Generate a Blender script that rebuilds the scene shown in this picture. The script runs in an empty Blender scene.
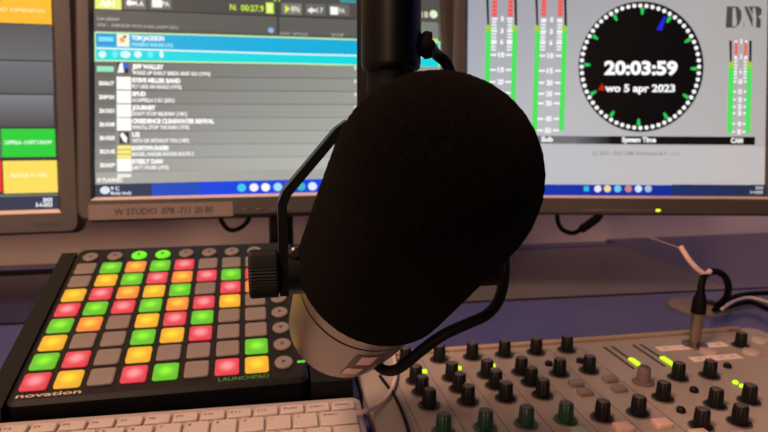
import bpy, bmesh, math, random
from mathutils import Vector, Matrix, noise
random.seed(7)
SC = bpy.context.scene
COL = SC.collection
# ------------------------------------------------------------------ camera basis
F, PITCH, ROLL, EYE = 608.0, math.radians(9.3), math.radians(.2617), Vector((0, 0, .275))
FW = Vector((0, math.cos(PITCH), -math.sin(PITCH)))
U0 = Vector((0, math.sin(PITCH), math.cos(PITCH)))
RT = math.cos(ROLL)*Vector((1, 0, 0)) + math.sin(ROLL)*U0
UP = -math.sin(ROLL)*Vector((1, 0, 0)) + math.cos(ROLL)*U0
def ray(x, y): return FW + (x-384)/F*RT - (y-216)/F*UP
def at(x, y, d): return EYE + ray(x, y)*d                       # a point at depth d
def atz(x, y, z):
    d = ray(x, y); return EYE + d*((z-EYE.z)/d.z)                # a point at height z
def frame(o, yaw, tilt):
    X = Vector((math.cos(yaw), math.sin(yaw), 0)); Yh = Vector((-math.sin(yaw), math.cos(yaw), 0))
    Y = math.cos(tilt)*Yh + Vector((0, 0, math.sin(tilt)))
    m = Matrix((X, Y, X.cross(Y))).transposed().to_4x4(); m.translation = Vector(o); return m
def plane_uv(M, x, y, h=0):
    n = M.to_3x3().col[2]; o = M.translation + n*h; d = ray(x, y)
    q = EYE + d*((o-EYE).dot(n)/d.dot(n)) - o
    return q.dot(M.to_3x3().col[0]), q.dot(M.to_3x3().col[1])
def lin(c):
    f = lambda v: v/12.92 if v <= .04045 else ((v+.055)/1.055)**2.4
    return tuple(f(v/255) for v in c)
# ------------------------------------------------------------------ materials
MATS = {}
def mat(name, rgb, rough=.5, metal=0, var=.06, scale=60, bump=0, bscale=400, emit=None, es=1, spec=.5, sheen=0, coat=0):
    if name in MATS: return MATS[name]
    m = bpy.data.materials.new(name); m.use_nodes = True; nt = m.node_tree; b = nt.nodes['Principled BSDF']
    c = lin(rgb)
    b.inputs['Roughness'].default_value = rough; b.inputs['Metallic'].default_value = metal
    b.inputs['Specular IOR Level'].default_value = spec
    if sheen: b.inputs['Sheen Weight'].default_value = sheen
    if coat: b.inputs['Coat Weight'].default_value = coat; b.inputs['Coat Roughness'].default_value = .15
    tc = nt.nodes.new('ShaderNodeTexCoord'); n = nt.nodes.new('ShaderNodeTexNoise'); n.inputs['Scale'].default_value = scale; n.inputs['Detail'].default_value = 4
    nt.links.new(tc.outputs['Object'], n.inputs['Vector'])
    r = nt.nodes.new('ShaderNodeValToRGB')
    r.color_ramp.elements[0].position = .3; r.color_ramp.elements[1].position = .7
    r.color_ramp.elements[0].color = (*[max(0, v*(1-var)) for v in c], 1); r.color_ramp.elements[1].color = (*[min(1, v*(1+var)) for v in c], 1)
    nt.links.new(n.outputs['Fac'], r.inputs['Fac']); nt.links.new(r.outputs['Color'], b.inputs['Base Color'])
    if bump:
        n2 = nt.nodes.new('ShaderNodeTexNoise'); n2.inputs['Scale'].default_value = bscale; n2.inputs['Detail'].default_value = 3
        nt.links.new(tc.outputs['Object'], n2.inputs['Vector'])
        bp = nt.nodes.new('ShaderNodeBump'); bp.inputs['Strength'].default_value = bump; bp.inputs['Distance'].default_value = .001
        nt.links.new(n2.outputs['Fac'], bp.inputs['Height']); nt.links.new(bp.outputs['Normal'], b.inputs['Normal'])
    if emit:
        b.inputs['Emission Color'].default_value = (*lin(emit), 1); b.inputs['Emission Strength'].default_value = es
    MATS[name] = m; return m
def screen_mat():
    m = bpy.data.materials.new('lcd_pixels'); m.use_nodes = True; nt = m.node_tree; b = nt.nodes['Principled BSDF']
    b.inputs['Base Color'].default_value = (.004, .004, .005, 1); b.inputs['Roughness'].default_value = .45; b.inputs['Specular IOR Level'].default_value = .2
    a = nt.nodes.new('ShaderNodeVertexColor'); a.layer_name = 'pixel'
    nt.links.new(a.outputs['Color'], b.inputs['Emission Color']); b.inputs['Emission Strength'].default_value = 1
    return m
LCD = screen_mat()
def pad_mat(name, rim, core, es):
    """translucent rubber pad lit from below: LED hot spot in the pad's middle"""
    m = bpy.data.materials.new(name); m.use_nodes = True; nt = m.node_tree; b = nt.nodes['Principled BSDF']
    b.inputs['Base Color'].default_value = (.05, .045, .04, 1); b.inputs['Roughness'].default_value = .5
    tc = nt.nodes.new('ShaderNodeTexCoord'); ln = nt.nodes.new('ShaderNodeVectorMath'); ln.operation = 'LENGTH'
    nt.links.new(tc.outputs['Object'], ln.inputs[0])
    mr = nt.nodes.new('ShaderNodeMapRange'); mr.inputs['From Min'].default_value = 0; mr.inputs['From Max'].default_value = .0108
    nt.links.new(ln.outputs['Value'], mr.inputs['Value'])
    r = nt.nodes.new('ShaderNodeValToRGB'); r.color_ramp.interpolation = 'EASE'
    r.color_ramp.elements[0].color = (*lin(core), 1); r.color_ramp.elements[0].position = .05
    r.color_ramp.elements[1].color = (*lin(rim), 1); r.color_ramp.elements[1].position = .85
    nt.links.new(mr.outputs['Result'], r.inputs['Fac']); nt.links.new(r.outputs['Color'], b.inputs['Emission Color'])
    b.inputs['Emission Strength'].default_value = es
    MATS[name] = m; return m
# ------------------------------------------------------------------ mesh builder
class MB:
    def __init__(s, color=False):
        s.bm = bmesh.new(); s.cl = s.bm.loops.layers.float_color.new('pixel') if color else None
    def quad(s, pts, col=None, mi=0):
        f = s.bm.faces.new([s.bm.verts.new(p) for p in pts]); f.material_index = mi
        if s.cl is not None and col is not None:
            cs = col if isinstance(col, list) else [col]*len(pts)
            for l, c in zip(f.loops, cs): l[s.cl] = (*c, 1)
        return f
    def box(s, c, d, bev=0, M=None, seg=2, mi=0):
        r = bmesh.ops.create_cube(s.bm, size=1); vs = r['verts']
        for v in vs: v.co = Vector((v.co.x*d[0]+c[0], v.co.y*d[1]+c[1], v.co.z*d[2]+c[2]))
        es = list({e for v in vs for e in v.link_edges})
        if bev:
            r = bmesh.ops.bevel(s.bm, geom=es, offset=bev, segments=seg, profile=.5, affect='EDGES')
            vs = list({v for f in r['faces'] for v in f.verts} | {v for v in vs if v.is_valid})
        if M is not None:
            for v in vs: v.co = M @ v.co
        if mi:
            for f in {f for v in vs for f in v.link_faces}: f.material_index = mi
        return vs
    def loft(s, rings, cap0=True, cap1=True, closed=True, mi=0):
        R = [[s.bm.verts.new(p) for p in r] for r in rings]; n = len(R[0])
        for a, b in zip(R, R[1:]):
            for i in range(n if closed else n-1):
                j = (i+1) % n
                f = s.bm.faces.new((a[i], a[j], b[j], b[i])); f.material_index = mi
        if cap0: s.bm.faces.new(R[0][::-1]).material_index = mi
        if cap1: s.bm.faces.new(R[-1]).material_index = mi
        return R
    def lathe(s, prof, n=32, M=None, cap0=True, cap1=True, ridge=0, rmin=0, nr=0):
        M = M or Matrix()
        rings = []
        for r, z in prof:
            ring = []
            for i in range(n):
                t = 2*math.pi*i/n; rr = r
                if ridge and r > rmin: rr = r - (ridge if i % 2 else 0)
                ring.append(M @ Vector((rr*math.cos(t), rr*math.sin(t), z)))
            rings.append(ring)
        return s.loft(rings, cap0, cap1)
    def tube(s, pts, r, n=12, smooth=6, radii=None):
        P = [Vector(p) for p in pts]
        if smooth and len(P) > 2:
            Q = []
            for i in range(len(P)-1):
                a, b, c, d = P[max(i-1, 0)], P[i], P[i+1], P[min(i+2, len(P)-1)]
                for k in range(smooth):
                    t = k/smooth
                    Q.append(.5*(2*b+(c-a)*t+(2*a-5*b+4*c-d)*t*t+(3*b-a-3*c+d)*t**3))
            P = Q+[P[-1]]
        up = None; rings = []
        for i, p in enumerate(P):
            t = (P[min(i+1, len(P)-1)]-P[max(i-1, 0)]).normalized()
            if up is None: up = t.orthogonal().normalized()
            up = (up-t*up.dot(t)).normalized(); w = t.cross(up)
            rr = r if radii is None else radii[0]+(radii[1]-radii[0])*i/(len(P)-1)
            rings.append([p+rr*(math.cos(2*math.pi*k/n)*up+math.sin(2*math.pi*k/n)*w) for k in range(n)])
        return s.loft(rings)
    def build(s, name, m, parent=None, smooth=True, angle=40):
        if s.cl is None: bmesh.ops.recalc_face_normals(s.bm, faces=s.bm.faces)
        me = bpy.data.meshes.new(name); s.bm.to_mesh(me); s.bm.free()
        for x in (m if isinstance(m, list) else [m]): me.materials.append(x)
        if smooth:
            me.polygons.foreach_set('use_smooth', [True]*len(me.polygons)); me.set_sharp_from_angle(angle=math.radians(angle))
        o = bpy.data.objects.new(name, me); COL.objects.link(o); o.parent = parent
        return o
def tag(o, label=None, cat=None, group=None, kind=None):
    if label: o['label'] = label
    if cat: o['category'] = cat
    if group: o['group'] = group
    if kind: o['kind'] = kind
    return o
def thing(name, label, cat, M=None, group=None):
    o = bpy.data.objects.new(name, None); o.empty_display_size = .02; COL.objects.link(o)
    if M is not None: o.matrix_world = M
    return tag(o, label, cat, group)
def inst(src, parent, M=None, name=None):
    c = src.copy(); COL.objects.link(c); c.parent = parent
    if M is not None: c.matrix_local = M
    for ch in list(src.children):
        d = ch.copy(); COL.objects.link(d); d.parent = c
    return c
TXT = {}
def text_mesh(s, bold=.0):
    k = (s, bold)
    if k not in TXT:
        cu = bpy.data.curves.new('t', 'FONT'); cu.body = s; cu.size = 1; cu.offset = bold; cu.resolution_u = 3
        ob = bpy.data.objects.new('t', cu); COL.objects.link(ob)
        dg = bpy.context.evaluated_depsgraph_get(); me = bpy.data.meshes.new_from_object(ob.evaluated_get(dg))
        V = [v.co.copy() for v in me.vertices]; P = [list(p.vertices) for p in me.polygons]
        bpy.data.objects.remove(ob); bpy.data.curves.remove(cu); bpy.data.meshes.remove(me)
        xs = [v.x for v in V]; TXT[k] = (V, P, min(xs), max(xs))
    return TXT[k]
def put_text(mb, s, x, y, h, z, w=None, col=None, align='l', bold=0, M=None):
    """capitals h tall (font caps are .7 of size), baseline at y, squeezed to width w"""
    V, P, x0, x1 = text_mesh(s, bold); k = h/.7; kx = k if w is None else w/(x1-x0)
    W = (x1-x0)*kx; ox = x-{'l': 0, 'c': W/2, 'r': W}[align]
    vs = [mb.bm.verts.new((M or Matrix()) @ Vector((ox+(v.x-x0)*kx, y+v.y*k, z))) for v in V]
    for p in P:
        try: f = mb.bm.faces.new([vs[i] for i in p])
        except ValueError: continue
        if mb.cl is not None and col:
            for l in f.loops: l[mb.cl] = (*col, 1)
def rrect(x0, y0, x1, y1, r, n=5):
    out = []
    for cx, cy, a in ((x1-r, y1-r, 0), (x0+r, y1-r, 90), (x0+r, y0+r, 180), (x1-r, y0+r, 270)):
        for i in range(n):
            t = math.radians(a+90*i/(n-1)); out.append((cx+r*math.cos(t), cy+r*math.sin(t)))
    return out
def ring3(pts, z): return [Vector((x, y, z)) for x, y in pts]

black = mat('black_plastic', (7, 7, 7), .5, var=.15, spec=.25)
black_matte = mat('black_rubber', (4, 4, 4), .65, var=.15, spec=.15)
black_gloss = mat('black_painted_metal', (7, 7, 8), .36, var=.1, spec=.25)
# ------------------------------------------------------------------ the setting
ZD = .02
wallm = mat('painted_wall', (226, 208, 200), .85, var=.03, scale=8, bump=.15, bscale=90)
WY = .206                                                        # wall yaw
wx, wy = Vector((math.cos(WY), math.sin(WY), 0)), Vector((-math.sin(WY), math.cos(WY), 0))
WO = Vector((.55, 1.29, 0))
def wbox(mb, a0, a1, b0, b1, z0, z1, bev=0, o=WO):               # box in wall axes: a along the wall, b away from it
    m = Matrix((wx, wy, Vector((0, 0, 1)))).transposed().to_4x4(); m.translation = o
    return mb.box(((a0+a1)/2, (b0+b1)/2, (z0+z1)/2), (a1-a0, b1-b0, z1-z0), bev, m)
mb = MB(); wbox(mb, -2.6, 2.0, 0, .1, -.74, 1.75); tag(mb.build('wall_back', wallm, smooth=False), kind='structure')
mb = MB(); wbox(mb, -2.7, 2.1, -3.2, .1, -.8, -.74); tag(mb.build('floor', mat('carpet', (70, 66, 64), .95, bump=.4, bscale=300), smooth=False), kind='structure')
mb = MB(); wbox(mb, -2.7, 2.1, -3.2, .1, 1.75, 1.82); tag(mb.build('ceiling', mat('ceiling_paint', (150, 140, 132), .9), smooth=False), kind='structure')
mb = MB(); wbox(mb, -2.7, -2.6, -3.2, .1, -.74, 1.75); tag(mb.build('wall_left', wallm, smooth=False), kind='structure')

# ------------------------------------------------------------------ desk
deskm = mat('blue_desk_laminate', (70, 76, 130), .34, var=.05, scale=14, coat=.3)
desk = thing('desk', 'glossy blue studio desk under the equipment, with a raised rear panel', 'desk', Matrix.Translation((0, .7, ZD)))
def dchild(mb, name, m, sm=False):
    o = mb.build(name, m, desk, smooth=sm); o.matrix_parent_inverse = Matrix.Translation((0, -.7, -ZD)); return o
s0, s1 = atz(384, 306, ZD), atz(740, 289, ZD)                     # the seam between the two tops
SY = math.atan2(s1.y-s0.y, s1.x-s0.x)
def dwall(p): q = p-WO; return q.dot(wx), q.dot(wy)
b0 = dwall(s0)[1]; b1 = dwall(s1)[1]
mb = MB()
m = Matrix((wx, wy, Vector((0, 0, 1)))).transposed().to_4x4(); m.translation = WO
def slab(mb, poly, z0, z1, M=m):
    lo = [M @ Vector((x, y, z0)) for x, y in poly]; hi = [M @ Vector((x, y, z1)) for x, y in poly]
    mb.loft([lo, hi])
k = (b1-b0)/(dwall(s1)[0]-dwall(s0)[0])
seam = lambda a: b0+k*(a-dwall(s0)[0])
slab(mb, [(-1.5, -1.02), (.8, -1.02), (.8, -.004), (-1.5, -.004)], ZD-.03, ZD-.005)
dchild(mb, 'desktop', deskm)
mb = MB(); slab(mb, [(-1.5, -1.02), (.8, -1.02), (.8, seam(.8)-.005), (-1.5, seam(-1.5)-.005)], ZD-.0048, ZD)
dchild(mb, 'front_panel', deskm)
ca, cb = dwall(atz(618, 243.5, ZD)), dwall(atz(692, 272, ZD))
ce = (cb[0]+(cb[0]-ca[0])*.9, seam(cb[0])+.005)
lx = dwall(atz(150, 270, ZD))[0]
mb = MB(); slab(mb, [(lx, seam(lx)+.005), ce, cb, ca, (lx, ca[1])], ZD-.0048, ZD)
dchild(mb, 'rear_panel', mat('grey_desk_panel', (98, 95, 92), .26, var=.05, scale=14, coat=.3))
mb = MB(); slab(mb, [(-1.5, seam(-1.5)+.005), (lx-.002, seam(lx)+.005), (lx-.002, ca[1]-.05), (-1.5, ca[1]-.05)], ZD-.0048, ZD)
dchild(mb, 'shaded_left_panel', mat('shaded_desk_panel', (38, 42, 78), .24, var=.05, coat=.3))  # left part of the desk, its shade put into a darker colour
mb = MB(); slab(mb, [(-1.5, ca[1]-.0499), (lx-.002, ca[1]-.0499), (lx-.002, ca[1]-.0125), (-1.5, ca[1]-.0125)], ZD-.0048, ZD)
dchild(mb, 'black_strip', black_matte)  # plain black strip along the back of the left part
mb = MB(); slab(mb, [(ce[0]+.002, ce[1]), (.8, seam(.8)+.005), (.8, -.006), (ca[0]+.002, -.006), (ca[0]+.002, ca[1]), (cb[0]+.002, cb[1])], ZD-.0048, ZD-.0004)
dchild(mb, 'corner_panel', deskm)
mb = MB(); slab(mb, [(-1.5, ca[1]-.012), (ca[0], ca[1]-.012), (ca[0], ca[1]), (-1.5, ca[1])], ZD, ZD+.0012)
dchild(mb, 'rear_edging', mat('blue_edging', (70, 62, 170), .25, coat=.5))
mb = MB()
A, B = m @ Vector((*ca, ZD)), m @ Vector((*cb, ZD)); mb.tube([A, A.lerp(B, .5), B], .0012, 8, 2)
dchild(mb, 'joint_strip', mat('grey_strip', (120, 118, 130), .4), True)
mb = MB(); slab(mb, [(-1.5, seam(-1.5)-.005), (.8, seam(.8)-.005), (.8, seam(.8)+.005), (-1.5, seam(-1.5)+.005)], ZD-.0049, ZD-.0003); dchild(mb, 'seam_strip', black_matte)
for a in (-1.45, .74):
    mb = MB(); slab(mb, [(a, -.95), (a+.04, -.95), (a+.04, -.06), (a, -.06)], -.74, ZD-.03); dchild(mb, 'leg_panel', deskm)

# ------------------------------------------------------------------ monitors
bez = mat('warm_grey_bezel', (54, 47, 43), .5, var=.05, bump=.1, bscale=900)
bez_dark = mat('grey_bezel', (74, 67, 62), .5, var=.05, bump=.1, bscale=900)
lipm = mat('pale_lit_lower_lip', (226, 204, 186), .32, var=.03)  # paler than the side bevels: overhead lamplight put into the colour
class Screen:
    """flat picture of an LCD, laid out on the monitor's own plane"""
    def __init__(s, M): s.M = M; s.mb = MB(True); s.z = .0003
    def nz(s): s.z += .00001; return s.z
    def rect(s, x0, y0, x1, y1, c, c2=None, c3=None):
        xm, ym = (max(x0, 0)+x1)/2 if x1 > 0 else x1, (y0+y1)/2
        a = plane_uv(s.M, x0, ym)[0]; b = plane_uv(s.M, x1, ym)[0]; t = plane_uv(s.M, xm, y0)[1]; u = plane_uv(s.M, xm, y1)[1]; z = s.nz()
        C = lin(c); cols = C
        if c2: cols = [C, lin(c2), lin(c2), C]                       # left to right
        if c3: cols = [lin(c3), lin(c3), C, C]                       # bottom to top
        s.mb.quad([(a, u, z), (b, u, z), (b, t, z), (a, t, z)], cols)
    def disc(s, x, y, r, c, n=20, rx=1, a0=0, a1=360):
        u, v = plane_uv(s.M, x, y); k = abs(plane_uv(s.M, x+1, y)[0]-u); z = s.nz(); C = lin(c)
        s.mb.quad([(u+rx*r*k*math.cos(math.radians(a0+(a1-a0)*i/n)), v+r*k*math.sin(math.radians(a0+(a1-a0)*i/n)), z) for i in range(n)], C)
    def poly(s, pts, c, cols=None):
        z = s.nz(); q = [Vector((*plane_uv(s.M, x, y), z)) for x, y in pts]
        area = sum(q[i].x*q[(i+1) % len(q)].y-q[(i+1) % len(q)].x*q[i].y for i in range(len(q)))
        C = [lin(k) for k in cols] if cols else [lin(c)]*len(q)
        s.mb.quad(q if area > 0 else q[::-1], C if area > 0 else C[::-1])
    def text(s, t, x, y, h, w, c, bold=.015, align='l'):              # x, y = left end of the baseline
        u, v = plane_uv(s.M, x, y); k = abs(plane_uv(s.M, x+10, y)[0]-u)/10; kv = abs(plane_uv(s.M, x, y-10)[1]-v)/10
        put_text(s.mb, t, u, v, h*kv, s.nz(), w*k, lin(c), align, bold)
def monitor(name, label, o, yaw, tilt, W, H, side, top, bot, m, group, deep=.03):
    M = frame(o, yaw, tilt); t = thing(name, label, 'monitor', M, group); w, h = W/2, H/2
    mb = MB(); out = lambda g, z, r: ring3(rrect(-w-side+g, -h-bot+g, w+side-g, h+top-g, max(r-g, .001)), z)
    inn = lambda g, z: ring3(rrect(-w-g, -h-g, w+g, h+g, .0006), z)
    mb.loft([out(.004, -deep, .013), out(0, .004-deep, .013), out(0, .005, .013), out(.003, .008, .013), inn(.0055, .008), inn(.0048, .0079), inn(0, .0004), inn(0, -.002)], True, False)
    mb.build('bezel', m, t, angle=20)
    mb = MB(); prof = [(-h-.0052, .0078), (-h-.0046, .0084), (-h+.0003, .0010), (-h+.0003, .0003), (-h-.0052, .0003)]
    mb.loft([[Vector((x, y, z)) for y, z in prof] for x in (-w-.0044, w+.0044)]); mb.build('lower_lip', lipm, t, smooth=False)
    mb = MB()
    mb.loft([ring3(rrect(-w*.9, -h*.88, w*.9, h*.88, .03), -deep), ring3(rrect(-w*.86, -h*.82, w*.86, h*.82, .03), -.045), ring3(rrect(-w*.5, -h*.5, w*.5, h*.5, .03), -.065)])
    mb.build('rear_housing', m, t)
    return t, M, Screen(M)
G = 'studio computer monitors'
# --- centre
MC, MCm, S = monitor('monitor', 'middle monitor showing a playlist, a phone number strip on its bezel', (-.1446, .8564, .3149), .2134, 1.334, .474, .296, .0215, .022, .030, bez, G)
def full(S, W, H, cols):
    S.mb.quad([(-W/2, -H/2, .0002), (W/2, -H/2, .0002), (W/2, H/2, .0002), (-W/2, H/2, .0002)], [lin(c) for c in cols])
full(S, .474, .296, [(120, 120, 116), (128, 128, 124), (70, 70, 68), (62, 62, 60)])
S.rect(94, -22, 439, 15, (72, 72, 70), (80, 81, 78)); S.rect(94.5, 15, 439, 16.3, (46, 46, 45)); S.rect(94.7, 16.3, 439, 33, (88, 88, 84), (98, 98, 95))
S.rect(95, -4, 121.5, 9.3, (236, 240, 120)); S.poly([(103, 6.5), (109, -1), (111, 6.5)], (255, 255, 250)); S.text('AN', 99, 6.5, 8, 16, (255, 255, 235))
S.rect(124, -3, 146, 9.3, (112, 112, 108)); S.disc(129.5, 3, 3.2, (250, 250, 248)); S.rect(128, 1.5, 136, 4.5, (250, 250, 248)); S.text('H-A', 133, 6, 5.5, 11, (250, 250, 248))
S.rect(149.5, -3, 171.5, 9.3, (112, 112, 108)); S.rect(152, -2, 162, 7.6, (250, 250, 248)); S.text('PA', 162, 6.3, 5, 7.5, (250, 250, 248))
S.text('Last played', 97.5, 19.8, 3.4, 21.5, (210, 208, 200), .0); S.text('STOP  -  EVERYBODY ROCK & ROLL ALBUM (2021)', 97.5, 26.4, 3, 82.5, (200, 198, 190), .0)
S.text('N:', 230, 10, 6, 6.5, (205, 245, 40), .02); S.text('00:27.9', 241, 10.8, 6, 23, (205, 245, 40), .02); S.rect(266, 2.8, 273.6, 13.6, (214, 250, 90)); S.rect(268, 4.5, 271.5, 12, (235, 255, 160))
S.disc(275, 0.5, 1.3, (120, 235, 60)); S.disc(278.4, .3, 1.4, (235, 220, 60)); S.rect(276.4, -8, 279, 35, (60, 60, 59))
S.rect(281.6, 3.4, 302, 14.8, (122, 122, 118)); S.poly([(285, 5.2), (285, 13), (290.5, 9.2)], (226, 240, 70)); S.text('IFN', 291.5, 12, 5.5, 8, (250, 250, 235))
S.rect(305.4, 4, 325.6, 15.4, (104, 104, 101)); S.poly([(307, 10.5), (312, 7), (312, 14)], (235, 235, 230)); S.rect(311, 9, 316, 12, (235, 235, 230)); S.text('17', 317, 12.8, 5, 6.5, (230, 230, 226))
S.rect(328.6, 4.4, 349.4, 15.8, (104, 104, 101)); S.rect(330.2, 7, 338, 14.8, (252, 252, 250)); S.text('PA', 339, 13.2, 5, 6, (235, 235, 230))
S.rect(340, 0, 356, 3, (60, 150, 160)); S.disc(271, 30.4, 3, (140, 180, 225)); S.text('START  OPTIONS', 279.5, 35, 2.8, 28.5, (190, 190, 184), .0); S.text('SETUP', 331.5, 36.3, 2.8, 12, (190, 190, 184), .0)
S.text('18', 421.5, 17.5, 6, 6.5, (245, 220, 200)); S.disc(433.4, 14.4, 4, (225, 245, 200)); S.rect(420.5, 22, 438, 38, (125, 128, 122)); S.rect(421, 38.5, 438, 44, (205, 225, 110))
# selected track
S.poly([(94.6, 31.6), (194, 34), (300, 37.2), (440, 41.6), (440, 68.8), (300, 64.8), (194, 63.2), (94.8, 61.6)], (196, 240, 170))
S.poly([(95.8, 33.2), (194, 35.6), (300, 38.8), (438.5, 43), (438.5, 56.8), (300, 53.6), (194, 50.4), (96, 47.4)], (0, 174, 222))
S.poly([(96, 47.4), (194, 50.4), (300, 53.6), (438.5, 56.8), (438.5, 58.4), (300, 55.2), (194, 52), (96, 49)], (225, 250, 250))
S.poly([(96, 49), (194, 52), (300, 55.2), (438.5, 58.4), (438.5, 67), (300, 63.2), (194, 61.6), (96, 60)], (0, 218, 226))
S.rect(96.6, 34.4, 115, 45.2, (0, 150, 220)); S.rect(98.4, 37, 113.6, 41.6, (120, 225, 250)); S.rect(117, 34.2, 129.6, 47, (250, 244, 225)); S.rect(120, 37.8, 124.6, 42.4, (236, 170, 60)); S.rect(123.4, 35.8, 126.6, 38, (110, 80, 60))
S.text('TOM JACKSON', 131.4, 40, 4.4, 33, (255, 255, 252), .05); S.text('WEDNESDAY MORNING (1975)', 131.4, 46.2, 3.4, 42, (175, 240, 252), .03)
for x, rx in ((102.4, 1), (115, .8), (125.6, 1.35), (138, 1), (150.4, .8), (161.6, .55)): S.disc(x, 54.6, 3.9, (215, 253, 253) if rx != .8 else (90, 240, 248), rx=rx)
rows = [(63.0, 'JEFF WALLEY', 32, 'WAKE UP EARLY BIRDS AND GO (1974)', 80), (76.8, 'STEVE MILLER BAND', 49, 'FLY LIKE AN EAGLE (1976)', 50), (90.6, 'SPUD', 14, 'ACAPPELLA 2 KC (2021)', 43),
        (104.4, 'JOURNEY', 24, "DON'T STOP BELIEVIN' (1981)", 56), (118.0, 'CREEDENCE CLEARWATER REVIVAL', 84, "WHO'LL STOP THE RAIN (1970)", 58), (131.6, 'U2', 8, 'WITH OR WITHOUT YOU (1987)', 58),
        (145.2, 'BOOMTOWN SHAKERS', 37, 'BIGGER, HARDER ROCKIN SOUTH 2', 63), (158.8, 'STEELY DAN', 31, 'DIRTY WORK (1972)', 37)]
for i, (y, a, wa, b, wb) in enumerate(rows):
    g = 114+i*6; y1 = y+13
    e = lambda x, yy: yy + (x-96)*(.0115-.0247*(yy-63)/120)          # rows of the list converge like the frame
    gl_, gm, gr_ = (g-6,)*3, (g+10, g+10, g+5), (g+42, g+43, g+36)
    S.poly([(95.2, y+.3), (194, e(194, y)), (194, e(194, y1)), (95.4, y1)], gl_, [gl_, gm, gm, gl_]); S.poly([(194, e(194, y)), (439, e(439, y)), (439, e(439, y1)), (194, e(194, y1))], gm, [gm, gr_, gr_, gm])
    S.poly([(95.2, y1), (439, e(439, y1)), (439, e(439, y1)+1.1), (95.4, y1+1.1)], (96+i*4, 95+i*4, 91+i*4))
    S.rect(95.2, y+.4, 115.8, y1, (g-16, g-17, g-20))
    if i == 0:
        S.rect(97, y+3.4, 114, y+9, (150, 230, 190)); S.rect(117.4, y-.4, 128.6, y+10.4, (30, 36, 40)); S.poly([(117.6, y+10), (119.6, y+1), (122.6, y-.4), (124.4, y+9.8)], (250, 250, 250)); S.rect(123.4, y, 128.6, y+5.6, (30, 100, 215))
    else:
        S.text('20:%02d:%02d' % (3+i*3, (i*17) % 60), 98.6+i*.2, e(98, y)+8.4, 3.8, 15.6, (250, 249, 244), .06)
        if i == 5: S.rect(119.6, y+.6, 129.4, y+12.2, (48, 46, 45)); S.poly([(120, y+3), (123, y+1), (127.4, y+6), (127, y+11.6), (123.6, y+10)], (252, 252, 252))
        elif i == 6:
            for q in range(3): S.rect(117.6, y+.5+q*4.6, 131.6, y+4.2+q*4.6, (252, 238, 120))
        else: S.rect(116.6+i*.1, y+.1, 131.2+i*.1, y+12.9, (254, 254, 252))
    S.text(a, 132.2, e(132, y)+5.3, 4.2, wa, (255, 255, 253), .07); S.text(b, 132.2, e(132, y)+11.2, 3.6, wb, (240, 240, 236), .05)
for i in range(9): S.rect(354.2, 66.5+i*13.2, 356, 70+i*13.2, (235, 235, 232))
S.poly([(95.6, 172.6), (439, 167), (439, 179), (95.8, 185)], (168, 168, 160)); S.rect(117.5, 174, 131.5, 177.6, (240, 240, 236)); S.text('47 PLANNED', 97, 182.4, 4, 26, (245, 245, 240), .05)
S.poly([(95.6, 184.6), (152, 183.2), (152, 198), (96, 198.6)], (34, 54, 84)); S.poly([(152, 183.2), (200, 182), (200, 195.6), (152, 197.4)], (10, 74, 190)); S.poly([(200, 182), (345, 178.6), (439, 176.6), (439, 188.6), (345, 191.2), (200, 195.6)], (0, 66, 226))
S.disc(105.4, 190.4, 4.2, (225, 230, 235), rx=1.2); S.text('9 C', 111, 190.4, 3.6, 8.5, (235, 240, 245), .03); S.text('Mostly cloudy', 111, 194.8, 3.2, 21, (225, 232, 240), .03)
for x, c in ((241.6, (60, 205, 235)), (254, (245, 245, 250)), (265.6, (255, 250, 245)), (277.8, (165, 225, 250)), (289, (240, 210, 190)), (301, (60, 180, 190)), (312.4, (225, 235, 250))):
    S.disc(x, 187.2+(276-x)*.02, 4.2, c, rx=1.05)
S.mb.build('screen', LCD, MC, smooth=False)
def on_bezel(M, parent, px, name, m, zz=.0084):
    mb = MB(); q = [Vector((*plane_uv(M, x, y, .008), zz)) for x, y in px]; mb.quad(q); return mb.build(name, m, parent, smooth=False)
# number strip under the screen
a, b = plane_uv(MCm, 88.5, 212, .008), plane_uv(MCm, 233, 209.5, .008)
hc = (a[1]+b[1])/2
mb = MB(); mb.box(((a[0]+b[0])/2, hc, .0083), (b[0]-a[0], .0195, .0008), .0002); o = mb.build('number_strip', mat('tan_label_tape', (116, 101, 92), .55), MC, smooth=False); o['label'] = 'tan label strip lettered W STUDIO 078 -711 20 80'
mb = MB(); x0 = plane_uv(MCm, 114.5, 211, .008)[0]; x1 = plane_uv(MCm, 213, 210, .008)[0]
put_text(mb, 'W STUDIO  078 -711 20 80', x0, hc-.0040, .0078, .00885, x1-x0, bold=.02); mb.build('lettering', mat('dark_ink', (48, 38, 34), .6), o, smooth=False)
for i in range(4):
    mb = MB(); q = plane_uv(MCm, 246+i*14, 209, .008); mb.box((q[0], q[1], .0085), (.008, .0035, .001), .0003); mb.build('menu_button', bez_dark, MC)
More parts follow.
